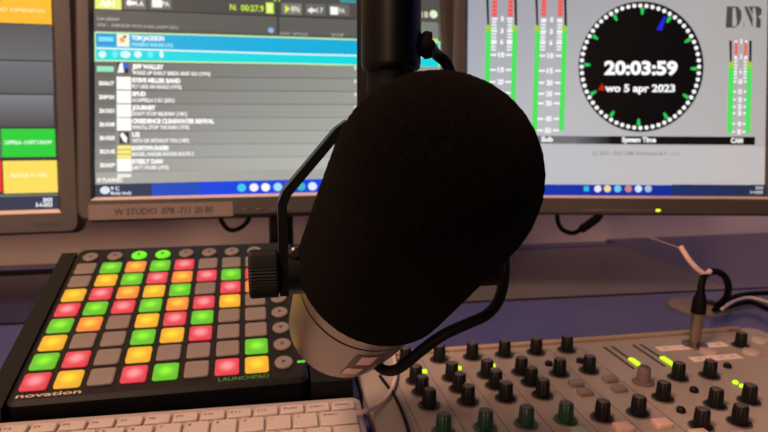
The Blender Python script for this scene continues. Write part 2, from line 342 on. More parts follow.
# --- right
MR, MRm, S = monitor('monitor', 'right monitor showing level meters and a round black studio clock', (.3193, .8578, .3318), -.0109, 1.4267, .41, .328, .0185, .022, .028, bez_dark, G, .018)
full(S, .41, .328, [(196, 196, 202), (184, 178, 176), (168, 163, 160), (150, 155, 168)])
S.rect(468, 146, 765, 185, (190, 192, 200), (194, 186, 184))
def meter(xl, xr, cx, ytop, yred, ygrn, ybot, tk, labs, lw, sc=1.0, sh=0, tw=5):
    # vertical scale with red and green bars either side
    e = lambda x, y: x + sh*(y-60)/75
    S.poly([(xl+.4, ytop), (xl+3, ytop), (e(xl, yred)+3, yred), (e(xl, yred)+1, yred)], (24, 14, 12)); S.poly([(xr-3, ytop), (xr-.4, ytop), (e(xr, yred)-.6, yred), (e(xr, yred)-3, yred)], (24, 14, 12))
    S.poly([(e(xl, yred), yred), (e(xl, yred)+5.4, yred), (e(xl, ybot)+5.4, ybot), (e(xl, ybot), ybot)], (78, 226, 96)); S.poly([(e(xr, yred)-5.4, yred), (e(xr, yred), yred), (e(xr, ybot), ybot), (e(xr, ybot)-5.4, ybot)], (78, 226, 96))
    S.rect(xl+.4, yred-1, xl+5.6, yred+5, (170, 200, 70)); S.rect(xr-5.6, yred-1, xr-.4, yred+5, (170, 200, 70))
    for y in tk:
        c = (246, 84, 76) if y < ygrn else (246, 248, 250)
        hh = 1.75 if y < ygrn else .85
        S.rect(e(xl, y)+5.4, y-hh, e(xl, y)+5.4+tw, y+hh, c); S.rect(e(xr, y)-5.4-tw, y-hh, e(xr, y)-5.4, y+hh, c)
    for y, t in labs:
        S.rect(e(xl, y)+5.2, y-1, e(xl, y)+11*sc, y+1, (250, 251, 253)); S.rect(e(xr, y)-11*sc, y-1, e(xr, y)-5.2, y+1, (250, 251, 253)); S.text(t, e(cx, y), y+2.3, 4.8, lw*len(t), (252, 252, 254), .05, 'c')
tk = [-14+i*4.1 for i in range(8)]+[22+i*3.1 for i in range(10)]
S2 = [(19, '0'), (31, '3'), (42, '6'), (55, '10'), (70, '15'), (82, '20'), (93, '25'), (102.5, '30'), (118, '40'), (129.5, '50')]
meter(485.2, 516.8, 501, -18, 26, 19, 135, tk, S2, 3.2, sh=-2.2); meter(534, 566.2, 550, -18, 26.5, 20, 130.5, tk, [(y+1, t) for y, t in S2], 3.2, sh=-2.6)
meter(728.2, 751.4, 740, 41, 63, 57, 133, [43.5, 47.5, 51.5, 55.5]+[59+i*3.2 for i in range(7)], [(42, '0'), (57, '3'), (72, '6'), (82, '10'), (92, '15'), (100, '20'), (107, '25'), (113.5, '30'), (124, '40'), (132, '50')], 1.9, .7, sh=-2, tw=3)
S.disc(640.3, 67.2, 65.2, (88, 88, 90), 96, rx=.958); S.disc(640.3, 67.2, 64.6, (2, 2, 4), 96, rx=.958)
for i in range(60):
    t = math.radians(i*6); S.disc(639.6+58.6*math.sin(t), 67.2-61*math.cos(t), 2.15, (252, 252, 252), 12)
for i in range(12):
    t = math.radians(i*30+2); dx, dy = math.sin(t), -math.cos(t); X, Y = 639.6, 67.2
    p = lambda r, w: (X+.96*dx*r-dy*w, Y+dy*r+dx*w)
    S.poly([p(52, 1.1), p(58.5, 2), p(58.5, -2), p(52, -1.1)], (40, 200, 90))
S.poly([(663, 16.5), (665.2, 17.6), (661, 31.4), (655.6, 30.2)], (26, 40, 214)); S.poly([(601.4, 83.6), (604.4, 90.8), (597, 90.6)], (190, 30, 22))
S.text('20:03:59', 603.4, 74.6, 12.8, 73, (255, 255, 255), .045); S.text('wo 5 apr 2023', 604, 92, 7.2, 70, (250, 250, 250), .04)
# striped monogram at top right
dk = (76, 70, 70)
S.poly([(725.6, 7.2), (731.4, 7.2), (731, 28.4), (724.4, 28.4)], dk); S.poly([(734, 7.2), (737, 7.4), (740, 12), (740.4, 18), (738.4, 24.4), (734.6, 28.2), (735.6, 22)], dk); S.poly([(731.4, 7.2), (735, 7.2), (734.6, 8.6), (731.4, 8.6)], dk); S.poly([(731, 27), (734.6, 27), (734.4, 28.4), (731, 28.4)], dk)
S.poly([(742.6, 7.2), (746, 7.2), (751.4, 19), (751.2, 28.4)], dk); S.poly([(747, 7.2), (751.4, 7.2), (751.4, 15.6)], dk); S.rect(742.2, 22, 743, 28.4, (130, 124, 122))
S.poly([(753.6, 7.4), (758, 7.4), (760.4, 10), (760, 15), (756.8, 17.4), (759.4, 20), (759.2, 28.4), (754.6, 28.4), (755, 18)], dk); S.rect(751.4, 7.2, 754, 8.4, dk)
S.poly([(466, 135.4), (580, 136.4), (580, 144.2), (466, 143)], (112, 112, 116)); S.rect(576, 136.6, 610, 144.2, (104, 104, 108), (20, 20, 22)); S.rect(609.6, 136.8, 753.6, 144.8, (16, 15, 16), (10, 9, 9))
S.text('Sub', 540.4, 141.6, 4.6, 12, (250, 250, 250), .05); S.text('System Time', 621, 142.2, 4.8, 34, (250, 250, 250), .05); S.text('CAM', 729.4, 143, 4.6, 12, (250, 250, 250), .05)
S.text('(c) 2012 - 2021 D&R Electronica B.V. - v1.1', 592, 155, 3.8, 86, (112, 112, 120), .0)
S.rect(468, 184.6, 672, 196.2, (12, 52, 184), (14, 44, 150)); S.rect(671, 184.8, 764.6, 196.4, (26, 48, 104), (40, 46, 66)); S.rect(749, 184.8, 764.6, 196.4, (40, 46, 66))
for x, c in ((585.6, (40, 190, 215)), (597, (235, 230, 240)), (606.6, (236, 220, 150)), (616.8, (110, 205, 235)), (627.4, (226, 130, 90)), (637.4, (215, 230, 250)), (647.2, (170, 190, 215))):
    S.disc(x, 188.8, 3.7, c, 14 if x > 600 else 4, a0=45, a1=405) if x < 590 else S.disc(x, 188.8, 3.6, c)
S.disc(627.4, 188.8, 1.5, (90, 150, 235)); S.text('20:03', 754, 189.2, 2.8, 7.5, (225, 225, 230), .02); S.text('5-4-2023', 748.6, 193.6, 2.8, 12.6, (225, 225, 230), .02)
S.mb.build('screen', LCD, MR, smooth=False)
q = plane_uv(MRm, 658, 210.4, .008); mb = MB(); mb.lathe([(.0024, 0), (.0024, .001), (.0016, .0016)], 16, Matrix.Translation((q[0], q[1], .0076)) @ Matrix.Diagonal((1.4, .8, 1, 1)))
o = mb.build('power_light', mat('power_led', (90, 120, 20), .4, emit=(205, 245, 40), es=1.6), MR); o['label'] = 'glowing yellow-green power light'
q0, q1 = plane_uv(MRm, 583, 210, .008), plane_uv(MRm, 654, 210, .008); mb = MB(); mb.box(((q0[0]+q1[0])/2, q[1], .0081), (q1[0]-q0[0], .0012, .0008), .0002); mb.build('button_strip', mat('light_strip', (122, 106, 96), .45), MR)
# --- left
ML, MLm, S = monitor('monitor', 'left monitor cut by the frame, with orange, green and yellow tiles', (-.656, .7414, .3006), .2499, 1.3997, .474, .296, .0262, .024, .031, bez, G)
full(S, .474, .296, [(40, 42, 46)]*4)
S.rect(-330, -60, 51.4, 23.6, (255, 188, 40)); S.text('STUDIO OPENING', -22, 10, 3.4, 68, (255, 232, 170), .02)
S.rect(-330, 24.4, 52.4, 60, (78, 82, 86), c3=(98, 102, 106)); S.rect(-330, 61.4, 53.2, 93.6, (104, 110, 116), c3=(84, 88, 94)); S.rect(-330, 95, 53.8, 127, (120, 124, 130), c3=(66, 68, 76))
S.rect(1.6, 128.8, 55.4, 157, (0, 206, 52)); S.rect(-60, 128.4, .4, 158, (120, 122, 126)); S.text('CAPPELLA - U GOT 2 KNOW', 4.4, 144.2, 3.6, 48.4, (215, 250, 220), .05)
S.rect(3.4, 160.6, 57.4, 193, (250, 222, 92)); S.rect(-60, 161, 2.4, 192, (228, 34, 30)); S.text('KRISTINE W - FEEL', 10.4, 177.4, 3.6, 38, (255, 246, 190), .04)
S.rect(-330, 193.8, 58.4, 196.6, (104, 108, 106)); S.rect(-330, 196.4, 59.2, 211, (30, 48, 74)); S.text('20:03', 43, 201.8, 3.8, 9.4, (240, 244, 248), .04); S.text('5-4-2023', 36, 206.8, 3.8, 16.6, (240, 244, 248), .04)
S.mb.build('screen', LCD, ML, smooth=False)
mb = MB(); q = plane_uv(MLm, 34, 226.6, .008); put_text(mb, 'MultiSync', q[0], q[1], .0042, .0083, .031); mb.build('lettering', mat('dark_ink', (48, 38, 34), .6), ML, smooth=False)
# --- what carries them
def mount(parent, M, kind):
    inv = M.inverted()
    if kind == 'stand':                                           # neck and foot on the desk
        base = inv @ Vector(); c = M @ Vector((0, -.05, -.075)); c0 = Vector((c.x, c.y, ZD))
        R = inv @ Matrix.Translation(c0) @ Matrix.Rotation(.2134, 4, 'Z')
        mb = MB(); mb.lathe([(.115, 0), (.115, .008), (.108, .014), (.03, .017)], 48, R); mb.build('stand_foot', black, parent)
        mb = MB(); mb.box((0, 0, .15), (.036, .026, .27), .005, R); mb.box((0, .012, .28), (.07, .03, .08), .004, R); mb.build('stand_neck', black, parent)
    else:                                                         # arm to the wall
        p = M @ Vector((0, 0, -.06)); e = p + wy*((WO-p).dot(wy)-.001)
        mb = MB(); mb.tube([inv @ p, inv @ e], .016, 16, 0); mb.build('wall_arm', black, parent)
        mb = MB(); Rm = Matrix((wx, wy, Vector((0, 0, 1)))).transposed().to_4x4(); Rm.translation = e
        mb.box((0, -.004, 0), (.09, .008, .12), .002, inv @ Rm); mb.build('wall_plate', black, parent)
mount(MC, MCm, 'stand'); mount(MR, MRm, 'arm'); mount(ML, MLm, 'arm')
# cables drooping below the bezels
mb = MB(); mb.tube([at(219.5, 212, .845), at(222, 222, .845), at(229, 229.5, .845), at(238, 229, .845), at(247, 222, .845), at(251, 212, .845)], .0033, 10); tag(mb.build('monitor_cable', black_matte), 'black cable looping below the middle monitor beside its stand', 'cable', 'monitor cables')
t = thing('monitor_cable', 'black cable with a thick plug drooping below the right monitor', 'cable', Matrix.Translation(at(570, 225, .875)), 'monitor cables')
mb = MB(); iv = Matrix.Translation(-t.location); L = [iv @ p for p in (at(557, 208, .875), at(558, 222, .875), at(563, 230, .875), at(573, 233, .875), at(582, 229, .875))]
mb.tube(L, .0034, 10); mb.build('cord', black_matte, t)
mb = MB(); mb.tube([iv @ at(581, 229.5, .875), iv @ at(590, 223.5, .875), iv @ at(598, 217, .875), iv @ at(601, 208, .875)], .0062, 12, 4); mb.build('plug', black, t)

# ------------------------------------------------------------------ pad controller and its stand
LM = frame((-.2041, .5401, .0957), .2104, .3019); P = .024
LP = thing('pad_controller', 'black square grid controller with red, green and amber lit pads', 'controller', LM)
bx0, bx1, by0, by1, TH = -.0998, .1255, -.1062, .128, .024
mb = MB()
mb.loft([ring3(rrect(bx0+.003, by0+.003, bx1-.003, by1-.003, .006), -TH), ring3(rrect(bx0, by0, bx1, by1, .007), -TH+.003), ring3(rrect(bx0, by0, bx1, by1, .007), -.0035), ring3(rrect(bx0+.0035, by0+.0035, bx1-.0035, by1-.0035, .005), -.0006)])
mb.build('casing', mat('controller_black', (13, 12, 11), .45, var=.1, spec=.3), LP, angle=25)
OFF = mat('unlit_pad', (126, 116, 110), .5, var=.04)
PM = {'o': OFF, 'r': pad_mat('lit_red_pad', (222, 38, 62), (255, 150, 158), 1.0), 'g': pad_mat('lit_green_pad', (78, 186, 8), (128, 248, 6), 1.0), 'a': pad_mat('lit_amber_pad', (240, 130, 34), (255, 206, 50), 1.0), 'y': pad_mat('lit_yellow_pad', (236, 168, 14), (255, 220, 16), 1.0)}
NM = {'o': 'unlit grey pad', 'r': 'pad lit red', 'g': 'pad lit green', 'a': 'pad lit amber', 'y': 'pad lit yellow'}
GRID = ['ogagrooo', 'oygrargr', 'yraygora', 'rgrgaryo', 'gaoyrgoo', 'yoogyroo', 'groyooog', 'ryorgory']
def pad_mesh(c):
    mb = MB(); h = .0096
    mb.loft([ring3(rrect(-h, -h, h, h, .0022, 4), -.001), ring3(rrect(-h, -h, h, h, .0022, 4), .0006), ring3(rrect(-h+.0008, -h+.0008, h-.0008, h-.0008, .0018, 4), .0014)], False)
    return mb
src = {}
for j, row in enumerate(GRID):
    for i, c in enumerate(row):
        M = Matrix.Translation(((i-3.5)*P, (3.5-j)*P, 0))
        if c not in src: src[c] = pad_mesh(c).build('pad', PM[c], LP, angle=25); o = src[c]; o.matrix_local = M; o['label'] = NM[c]
        else: o = inst(src[c], LP, M)
GB = mat('lit_green_button', (70, 140, 20), .5, emit=(96, 226, 20), es=1.0)
ink = mat('icon_ink', (52, 44, 40), .6)
def round_button(x, y, m, lab, icon):
    mb = MB(); mb.lathe([(.0076, -.001), (.0076, .0008), (.0068, .0016)], 28); o = mb.build('round_button', m, LP, angle=25); o.matrix_local = Matrix.Translation((x, y, 0)); o['label'] = lab
    mb = MB(); a = .0022
    if icon == 'v': pts = [(-a, a*.7), (0, -a*.9), (a, a*.7)]
    elif icon == '^': pts = [(-a, -a*.7), (a, -a*.7), (0, a*.9)]
    else: pts = [(-a*.7, a), (-a*.7, -a), (a*.9, 0)]
    mb.loft([[Vector((*p, .0015)) for p in pts], [Vector((*p, .00175)) for p in pts]]); mb.build('icon', ink, o, smooth=False)
for i in range(8): round_button((i-3.5)*P, .1072, GB if i in (2, 3) else OFF, 'round button lit green' if i in (2, 3) else 'unlit round button', '^v>>'[i] if i < 4 else 'v')
for j in range(8): round_button(.1062, (3.5-j)*P, OFF, 'unlit round button', '>')
mb = MB(); put_text(mb, 'novation', -.0935, -.1006, .0042, -.0003, .0455, bold=.02); mb.build('maker_lettering', mat('pale_print', (190, 176, 164), .5), LP, smooth=False)
mb = MB(); put_text(mb, 'LAUNCHPAD', .0535, -.1005, .0044, -.0003, .040, bold=.0); mb.build('model_lettering', mat('green_print', (60, 150, 70), .5), LP, smooth=False)
mb = MB(); mb.box((.1206, -.0842, -.0003), (.0065, .0022, .0012), .0004); mb.build('indicator_light', mat('green_led', (60, 120, 30), .4, emit=(110, 200, 70), es=.9), LP)
# wedge stand
ST = thing('controller_stand', 'black wedge stand propping up the lit pad controller', 'stand', Matrix.Translation((-.2, .55, ZD)))
SI = ST.matrix_basis.inverted()
bp = lambda x, y, z: SI @ (LM @ Vector((x, y, z)))
def down(v): return Vector((v.x, v.y, 0))
for nm, xa, xb in (('side_rail', bx0-.0165, bx0-.0016), ('side_rail', bx1+.0016, bx1+.036)):
    mb = MB(); ya, yb = by0-.002, by1-.004
    top = [bp(x, y, -.003) for x, y in ((xa, ya), (xb, ya), (xb, yb), (xa, yb))]
    mb.loft([[down(v) for v in top], top]); mb.build(nm, black, ST, smooth=False)
mb = MB(); top = [bp(x, y, -TH-.0006) for x, y in ((bx0-.0016, by0+.01), (bx1+.0016, by0+.01), (bx1+.0016, by1-.01), (bx0-.0016, by1-.01))]
mb.loft([[down(v) for v in top], top]); mb.build('wedge', black, ST, smooth=False)

# ------------------------------------------------------------------ keyboard
k0, k1 = atz(190, 408, .0535), atz(359.5, 395.8, .0535)
KY = math.atan2(k1.y-k0.y, k1.x-k0.x); KM = frame(k1, KY, math.radians(6))
KB = thing('keyboard', 'white computer keyboard lying in front of the pad controller', 'keyboard', KM)
KW, KD = .445, .135
kbm = mat('white_keyboard_plastic', (182, 168, 160), .5, var=.02); keym = mat('white_key_plastic', (186, 172, 163), .45, var=.02)
mb = MB(); mb.loft([ring3(rrect(-KW, -KD, 0, 0, .006), -.014), ring3(rrect(-KW, -KD, 0, 0, .006), -.002), ring3(rrect(-KW+.002, -KD+.002, -.002, -.002, .006), 0)]); mb.build('casing', kbm, KB)
for x in (-.40, -.05):
    mb = MB(); R = KM.inverted() @ Matrix.Translation((KM @ Vector((x, -.012, -.013))))
    z = (KM @ Vector((x, -.012, -.013))).z-ZD; mb.box((0, 0, -z/2+.0005), (.03, .008, z), .001, R); mb.build('tilt_foot', kbm, KB)
    mb = MB(); R = KM.inverted() @ Matrix.Translation((KM @ Vector((x, -KD+.012, -.013))))
    z = (KM @ Vector((x, -KD+.012, -.013))).z-ZD; mb.box((0, 0, -z/2+.0005), (.03, .008, abs(z)), .001, R); mb.build('front_foot', kbm, KB)
KSRC = {}
legend = mat('key_legend', (70, 52, 46), .6)
def key(xr, y, w, h, txt=None):
    kk = (round(w, 4), h); M = Matrix.Translation((xr-w/2, y, 0)); a, b = w/2-.0011, h/2-.0009
    if kk not in KSRC:
        mb = MB(); mb.loft([ring3(rrect(-a, -b, a, b, .0012, 3), -.0008), ring3(rrect(-a, -b, a, b, .0012, 3), .0018), ring3(rrect(-a+.0008, -b+.0006, a-.0008, b-.0006, .0012, 3), .0027)], False)
        o = KSRC[kk] = mb.build('key', keym, KB, angle=25); o.matrix_local = M
    else:
        o = KSRC[kk].copy(); COL.objects.link(o); o.parent = KB; o.matrix_local = M
    if txt:
        mb = MB(); n = len(txt); put_text(mb, txt, -a+.0022, b-.0052 if h > .012 else -.001, .0023 if n > 1 else .003, .0028, min(.0022*n, .0105), bold=.01); mb.build('legend', legend, o, smooth=False)
u = .019; rr = -.0045
for i, t in enumerate(['Delete', 'Insert', 'PrtSc', 'F12', 'F11', 'F10', 'F9', 'F8', 'F7', 'F6', 'F5', 'F4', 'F3', 'F2', 'F1', 'Esc']): key(rr-i*.0196, -.0145, .0196, .0115, t)
key(rr, -.0305, .0295, .018, 'Backspace')
for i, t in enumerate('+ - 0 9 8 7 6 5 4 3 2 1 `'.split()): key(rr-.0295-i*.0196, -.0305, .0196, .018, t)
for r, (off, first, keys, n) in enumerate([(-.0495, .0205, '] [ P O I U Y T R E W Q', 'Tab'), (-.0685, .0345, "' ; L K J H G F D S A", 'Caps'), (-.0875, .0445, '/ . , M N B V C X Z', 'Shift')]):
    key(rr, off, first, .018); x = rr-first
    for t in keys.split(): key(x, off, .0196, .018); x -= .0196
    key(x, off, .034, .018)
x = rr
for w in (.022, .022, .022, .022, .11, .022, .022, .022): key(x, -.1065, w, .018); x -= w

# ------------------------------------------------------------------ mixing console
MM = frame((.0207, .5363, .055), .197, .0317); Q = .0325; PZ = -.0062
MX = thing('mixing_console', 'pale grey broadcast mixing console with rows of black knobs', 'mixer', MM)
mixm = mat('warm_grey_console', (162, 147, 135), .5, var=.03, scale=30, bump=.08, bscale=1500)
X0, X1, Y1, Y0 = -.0475, .398, .0235, -.30
b_ = lambda x, y: MM @ Vector((x, y, 0))
mb = MB(); mb.loft([ring3(rrect(X0+.003, Y0, X1-.003, Y1-.001, .012), PZ-.0175), ring3(rrect(X0, Y0, X1, Y1, .012), PZ-.015), ring3(rrect(X0, Y0, X1, Y1, .012), PZ-.0012), ring3(rrect(X0+.0012, Y0+.0012, X1-.0012, Y1-.0012, .011), PZ)]); mb.build('chassis', mixm, MX, angle=30)
for x in (X0+.04, X1-.04):
    for y in (Y1-.03, Y0+.03):
        top = MM @ Vector((x, y, PZ-.0174)); mb = MB(); MI = MM.inverted(); mb.lathe([(.009, 0), (.009, top.z-ZD)], 20, MI @ Matrix.Translation((top.x, top.y, ZD))); mb.build('rubber_foot', black_matte, MX)
mb = MB(); mb.box(((X0+X1)/2-.006, Y1-.0045, PZ+.0016), (X1-X0-.036, .006, .0036), .0012); o = mb.build('rear_ridge', mat('tan_ridge', (170, 146, 122), .5), MX)
for c in range(7):                                                   # lines between the channel strips
    mb = MB(); mb.box(((c-.5)*Q+.0, -.13, PZ+.00005), (.0006, .27, .0003)); mb.build('strip_line', mat('strip_print', (112, 90, 84), .6), MX, smooth=False)
kb_ = mat('black_knob', (7, 6, 6), .45, var=.1, spec=.3); kg_ = mat('dark_green_knob', (12, 56, 38), .4, var=.1); kp_ = mat('mauve_grey_knob', (112, 92, 92), .5); ptr = mat('pointer_white', (150, 138, 128), .5)
KN = {}
def knob(x, y, m=kb_, lab=None, s=1, rot=0, base=True):
    kk = m.name
    M = Matrix.Translation((x, y, PZ)) @ Matrix.Rotation(rot, 4, 'Z') @ Matrix.Scale(s*1.17, 4)
    if kk not in KN:
        mb = MB(); mb.lathe([(.0072, 0), (.0070, .0012), (.0052, .0018)], 32, cap1=False); mb.lathe([(.0051, .0016), (.0049, .006), (.0046, .0118), (.0040, .0127)], 36, ridge=.0003)
        o = KN[kk] = mb.build('knob', m, MX, angle=30); o.matrix_local = M
        mb = MB(); mb.box((0, .0022, .0128), (.0009, .0040, .0005)); mb.box((0, .0045, .0085), (.0008, .0009, .0088)); mb.build('pointer', ptr, o, smooth=False)
        mb = MB(); mb.lathe([(.0034, .01272), (.0030, .0131)], 24); mb.build('cap', mat('knob_cap_grey', (74, 66, 64), .5), o)
        mb = MB(); mb.lathe([(.0080, .0001), (.0079, .0007), (.0073, .0008)], 32); mb.build('scale_ring', mat('knob_skirt_grey', (92, 82, 78), .55), o)
    else: o = inst(KN[kk], MX, M)
    if lab: o['label'] = lab
    return o
for i in range(-1, 6): knob(i*Q, 0, rot=random.uniform(-.6, .6))
m1, m2, m3, m4 = .0389, .0597, .0822, .122
for r, n in ((m1, 4), (m2, 4), (m3, 4)):
    for i in range(n): knob(i*Q, -r, rot=random.uniform(-.7, .7))
for i in range(4): knob(i*Q, -m4, kg_, 'dark green knob', rot=random.uniform(-.5, .5))
knob(.1304, -.0474); knob(.1601, -.0463, rot=.3); knob(.1271, -.1242, rot=.4); knob(.159, -.1227, rot=-.3)
knob(.1941, -.1041); knob(.2311, -.0732, rot=.4); knob(.1957, -.0749, kp_, 'mauve grey knob'); knob(.2621, -.0745, rot=.2); knob(.3421, -.0196, s=.95); knob(.2287, -.1222, rot=-.2); knob(.2612, -.1211); knob(.1947, -.1488, rot=.3); knob(.2279, -.1489)
def small(x, y, r, h, name, m, lab=None):
    mb = MB(); mb.lathe([(r, 0), (r*.96, h*.7), (r*.6, h)], 20, Matrix.Translation((x, y, PZ))); o = mb.build(name, m, MX)
    if lab: o['label'] = lab
for x, y in ((.2284, -.0976), (.1947, -.1259), (.2921, -.0608), (.1619, -.027), (.1300, -.0275)): small(x, y, .0036, .004, 'push_button', black)
gl = mat('yellow_green_led', (110, 140, 20), .35, emit=(190, 250, 20), es=1.5)
for px in ((424.8, 371), (459, 367.7), (493, 365), (735.5, 382), (742.3, 385.8)):
    x, y = plane_uv(MM, px[0], px[1], PZ+.001); small(x, y, .0024, .0022, 'status_light', gl, 'glowing yellow-green status light')
lb = mat('grey_key', (124, 112, 106), .5); lk = mat('pale_pink_key', (216, 178, 166), .5)
def cap(px, m, w=.012, d=.0085):
    x, y = plane_uv(MM, *px, PZ+.002); mb = MB(); mb.box((x, y, PZ+.0018), (w, d, .0042), .0008); mb.build('switch_key', m, MX)
for px in ((576, 383), (585, 392), (610, 379), (619, 388.5)): cap(px, lb)
for px in ((623, 427), (662, 423), (700, 434), (740, 437)): cap(px, lk, .013, .010)
for px in ((578, 431),): cap(px, mat('grey_green_key', (150, 170, 140), .5))
slot = mat('slot_dark', (66, 54, 50), .6)
LG = mat('lit_fader_green', (120, 150, 10), .4, emit=(196, 250, 20), es=1.3)
for x, lo_, hi_ in ((.2122, (629.5, 358.5), (642.5, 369.5)), (.2440, (662.5, 357), (675.5, 367.5))):
    for dx in (-.0085, 0):
        mb = MB(); mb.box((x+dx, -.024, PZ+.0002), (.0028, .050, .0006)); mb.build('meter_slot', slot, MX, smooth=False)
    a, b = plane_uv(MM, *lo_, PZ+.001), plane_uv(MM, *hi_, PZ+.001)
    mb = MB(); mb.box((x+.0004, (a[1]+b[1])/2, PZ+.0011), (.0052, abs(a[1]-b[1]), .0018), .0006); o = mb.build('level_light', LG, MX); o['label'] = 'glowing yellow-green level bar'
pale = mat('pale_print_strip', (244, 220, 204), .55)
for x0, x1, y in ((.254, .330, -.0135), (.270, .322, -.0415)):
    mb = MB(); mb.box(((x0+x1)/2, y, PZ+.0004), (x1-x0, .0105, .0008), .0002); o = mb.build('label_strip', pale, MX, smooth=False)
    mb = MB()
    for i in range(4): mb.box((x0+.008+i*(x1-x0-.016)/3, y, PZ+.0009), (.004, .0008, .0002))
    mb.build('print', mat('strip_ink', (120, 92, 80), .6), o, smooth=False)
for x, y in ((.298, -.0285), (.340, -.036), (.372, -.034), (.372, -.012)): small(x, y, .0085, .003, 'round_key', mat('pale_round_key', (190, 166, 154), .5))
mb = MB(); mb.lathe([(.012, 0), (.012, .0016), (.0094, .002)], 32, Matrix.Translation((.297, -.0102, PZ))); mb.build('cable_socket', mat('socket_steel', (120, 108, 98), .35, .8), MX)

# ------------------------------------------------------------------ plug with cable in the console, cable tie, grommet, cables
xm = MM @ Matrix.Translation((.297, -.0102, PZ+.0021))
XP = thing('microphone_plug', 'metal audio plug with black boot standing in the mixing console', 'plug', xm)
met = mat('plug_nickel', (150, 140, 122), .32, .9)
mb = MB(); mb.lathe([(.0056, 0), (.0058, .001), (.0058, .021), (.0060, .0215), (.0060, .0322)], 32); mb.build('shell', met, XP)
mb = MB(); mb.lathe([(.0070, .0324), (.0072, .034), (.0069, .042), (.0062, .0480), (.0046, .0515), (.0038, .055)], 28, ridge=.0003, rmin=.0061); mb.build('boot', black_matte, XP)
top = xm @ Vector((0, 0, .0535)); inv = xm.inverted()
dp = (top-EYE).dot(FW)
mb = MB(); mb.tube([inv @ p for p in (top, at(702.5, 280, dp+.002), at(707, 273.5, dp+.01), at(716, 271.5, dp+.02), at(725, 277, dp+.03), at(728.5, 288, dp+.04), at(725, 299, dp+.06), at(716, 306.5, dp+.075))], .0035, 12); mb.build('cord', black_matte, XP)
TI = thing('cable_tie', 'pale pink cable tie with a long tail around the plug cable', 'cable tie', Matrix.Translation(at(706, 273.5, dp+.01)))
ti = TI.matrix_basis.inverted(); tm = mat('pale_pink_plastic', (236, 196, 178), .4)
mb = MB(); mb.tube([ti @ at(x, y, dp+.010-z) for x, y, z in ((710, 271, 0), (705, 274, .004), (698, 269.5, .006), (690, 261, .006), (684, 252, .004), (680.5, 246, .002))], .0026, 10); mb.build('band', tm, TI)
mb = MB(); mb.tube([ti @ at(x, y, dp+.010) for x, y in ((681, 248.5), (664, 242.5), (645.5, 236))], .0008, 8); mb.build('tail', mat('clear_grey_plastic', (150, 146, 160), .3), TI)
c = atz(699, 307.5, ZD)
GR = thing('cable_grommet', 'round grey disc on the blue desk behind the plug, cables beneath it', 'disc', Matrix.Translation(c))
mb = MB(); rx = (atz(728, 308, ZD)-atz(670.5, 308, ZD)).length/2
mb.lathe([(rx, 0), (rx, .003), (rx*.96, .0042), (rx*.3, .0048)], 48); mb.build('cover', mat('grey_disc', (124, 112, 106), .45), GR)
mb = MB(); mb.lathe([(.009, .0049), (.009, .007), (.006, .008)], 24, Matrix.Translation((.016, .004, 0))); mb.build('cable_outlet', black, GR)
wht = mat('white_cable', (200, 184, 176), .5)
def floor_cable(name, pts, r, m, label, grp=None):
    mb = MB(); mb.tube(pts, r, 10); tag(mb.build(name, m), label, 'cable', grp)
zc = ZD+.0055
for pts, r, m, lab, dz in (([(717, 306), (728, 299), (745, 294.5), (768, 293), (800, 294), (860, 300), (940, 298)], .0036, black_matte, 'black cable running right from the disc, farthest of the bundle', .004),
                           ([(722, 309), (735, 301), (750, 297.5), (768, 302), (800, 312), (860, 318), (940, 316)], .0019, wht, 'pale cable bending between the black cables right of the disc', .008),
                           ([(714, 310), (730, 306), (750, 302), (768, 309), (800, 322), (860, 328), (940, 326)], .0036, black_matte, 'black cable bending towards the console right of the disc', .004)):
    floor_cable('desk_cable', [atz(x, y, zc+dz) for x, y in pts], r, m, lab, 'cables by the disc')

# ------------------------------------------------------------------ microphone
AX = (.3139*RT + .5467*UP - .7762*FW).normalized()                   # towards the talker
CF = EYE + .02454*RT + .01763*UP + .28966*FW                         # centre of the foam's dome
PX = Vector((0, 0, 1)).cross(-AX).normalized(); PX = -PX if PX.dot(RT) < 0 else PX   # pivot axis, to the right
PY = (-AX).cross(PX)
MIC = Matrix((PX, PY, -AX)).transposed().to_4x4(); MIC.translation = CF # local z runs back along the body
T = thing('microphone', 'large studio microphone with thick black foam windscreen and silver body', 'microphone', MIC)
foam = mat('black_foam', (7, 6, 5), 1.0, var=.7, scale=700, bump=1, bscale=1300, spec=.02, sheen=.012)
foam.node_tree.nodes['Principled BSDF'].inputs['Sheen Tint'].default_value = (1, .8, .65, 1)
for n_ in foam.node_tree.nodes:                                      # pale lint specks in the foam
    if n_.type == 'VALTORGB':
        e_ = n_.color_ramp.elements.new(.77); e_.color = (.0045, .004, .0035, 1); e_ = n_.color_ramp.elements.new(.80); e_.color = (.03, .024, .018, 1)
mb = MB(); prof = []
RF, LB, RB = .0503, .0928, .0482
for i in range(1, 40):
    a = math.pi/2*i/40; prof.append((RF*math.sin(a)**.96, -RF*math.cos(a)))
for i in range(40):
    s_ = i/39; prof.append((RF+(RB-RF)*s_**1.2, LB*.965*s_))
prof += [(RB-.0014, LB*.99), (RB-.0042, LB+.001), (.0425, LB+.0012)]
rings = []
N = 140
for r, z in prof:
    ring = []
    for i in range(N):
        t = 2*math.pi*i/N; p = Vector((r*math.cos(t), r*math.sin(t), z)); d = noise.noise(p*420)*.00035+noise.noise(p*1100)*.0003
        ring.append(p*(1+d/.05) if z < 0 else p+Vector((math.cos(t), math.sin(t), 0))*d)
    rings.append(ring)
mb.loft(rings); mb.build('windscreen', foam, T, angle=80)
silver = mat('satin_silver', (148, 142, 137), .36, .9, var=.02, bump=.05, bscale=2500)
mb = MB(); mb.lathe([(.036, LB-.002), (.0434, LB-.001), (.0436, LB+.0145), (.0432, LB+.0155)], 96); mb.build('collar_ring', silver, T)
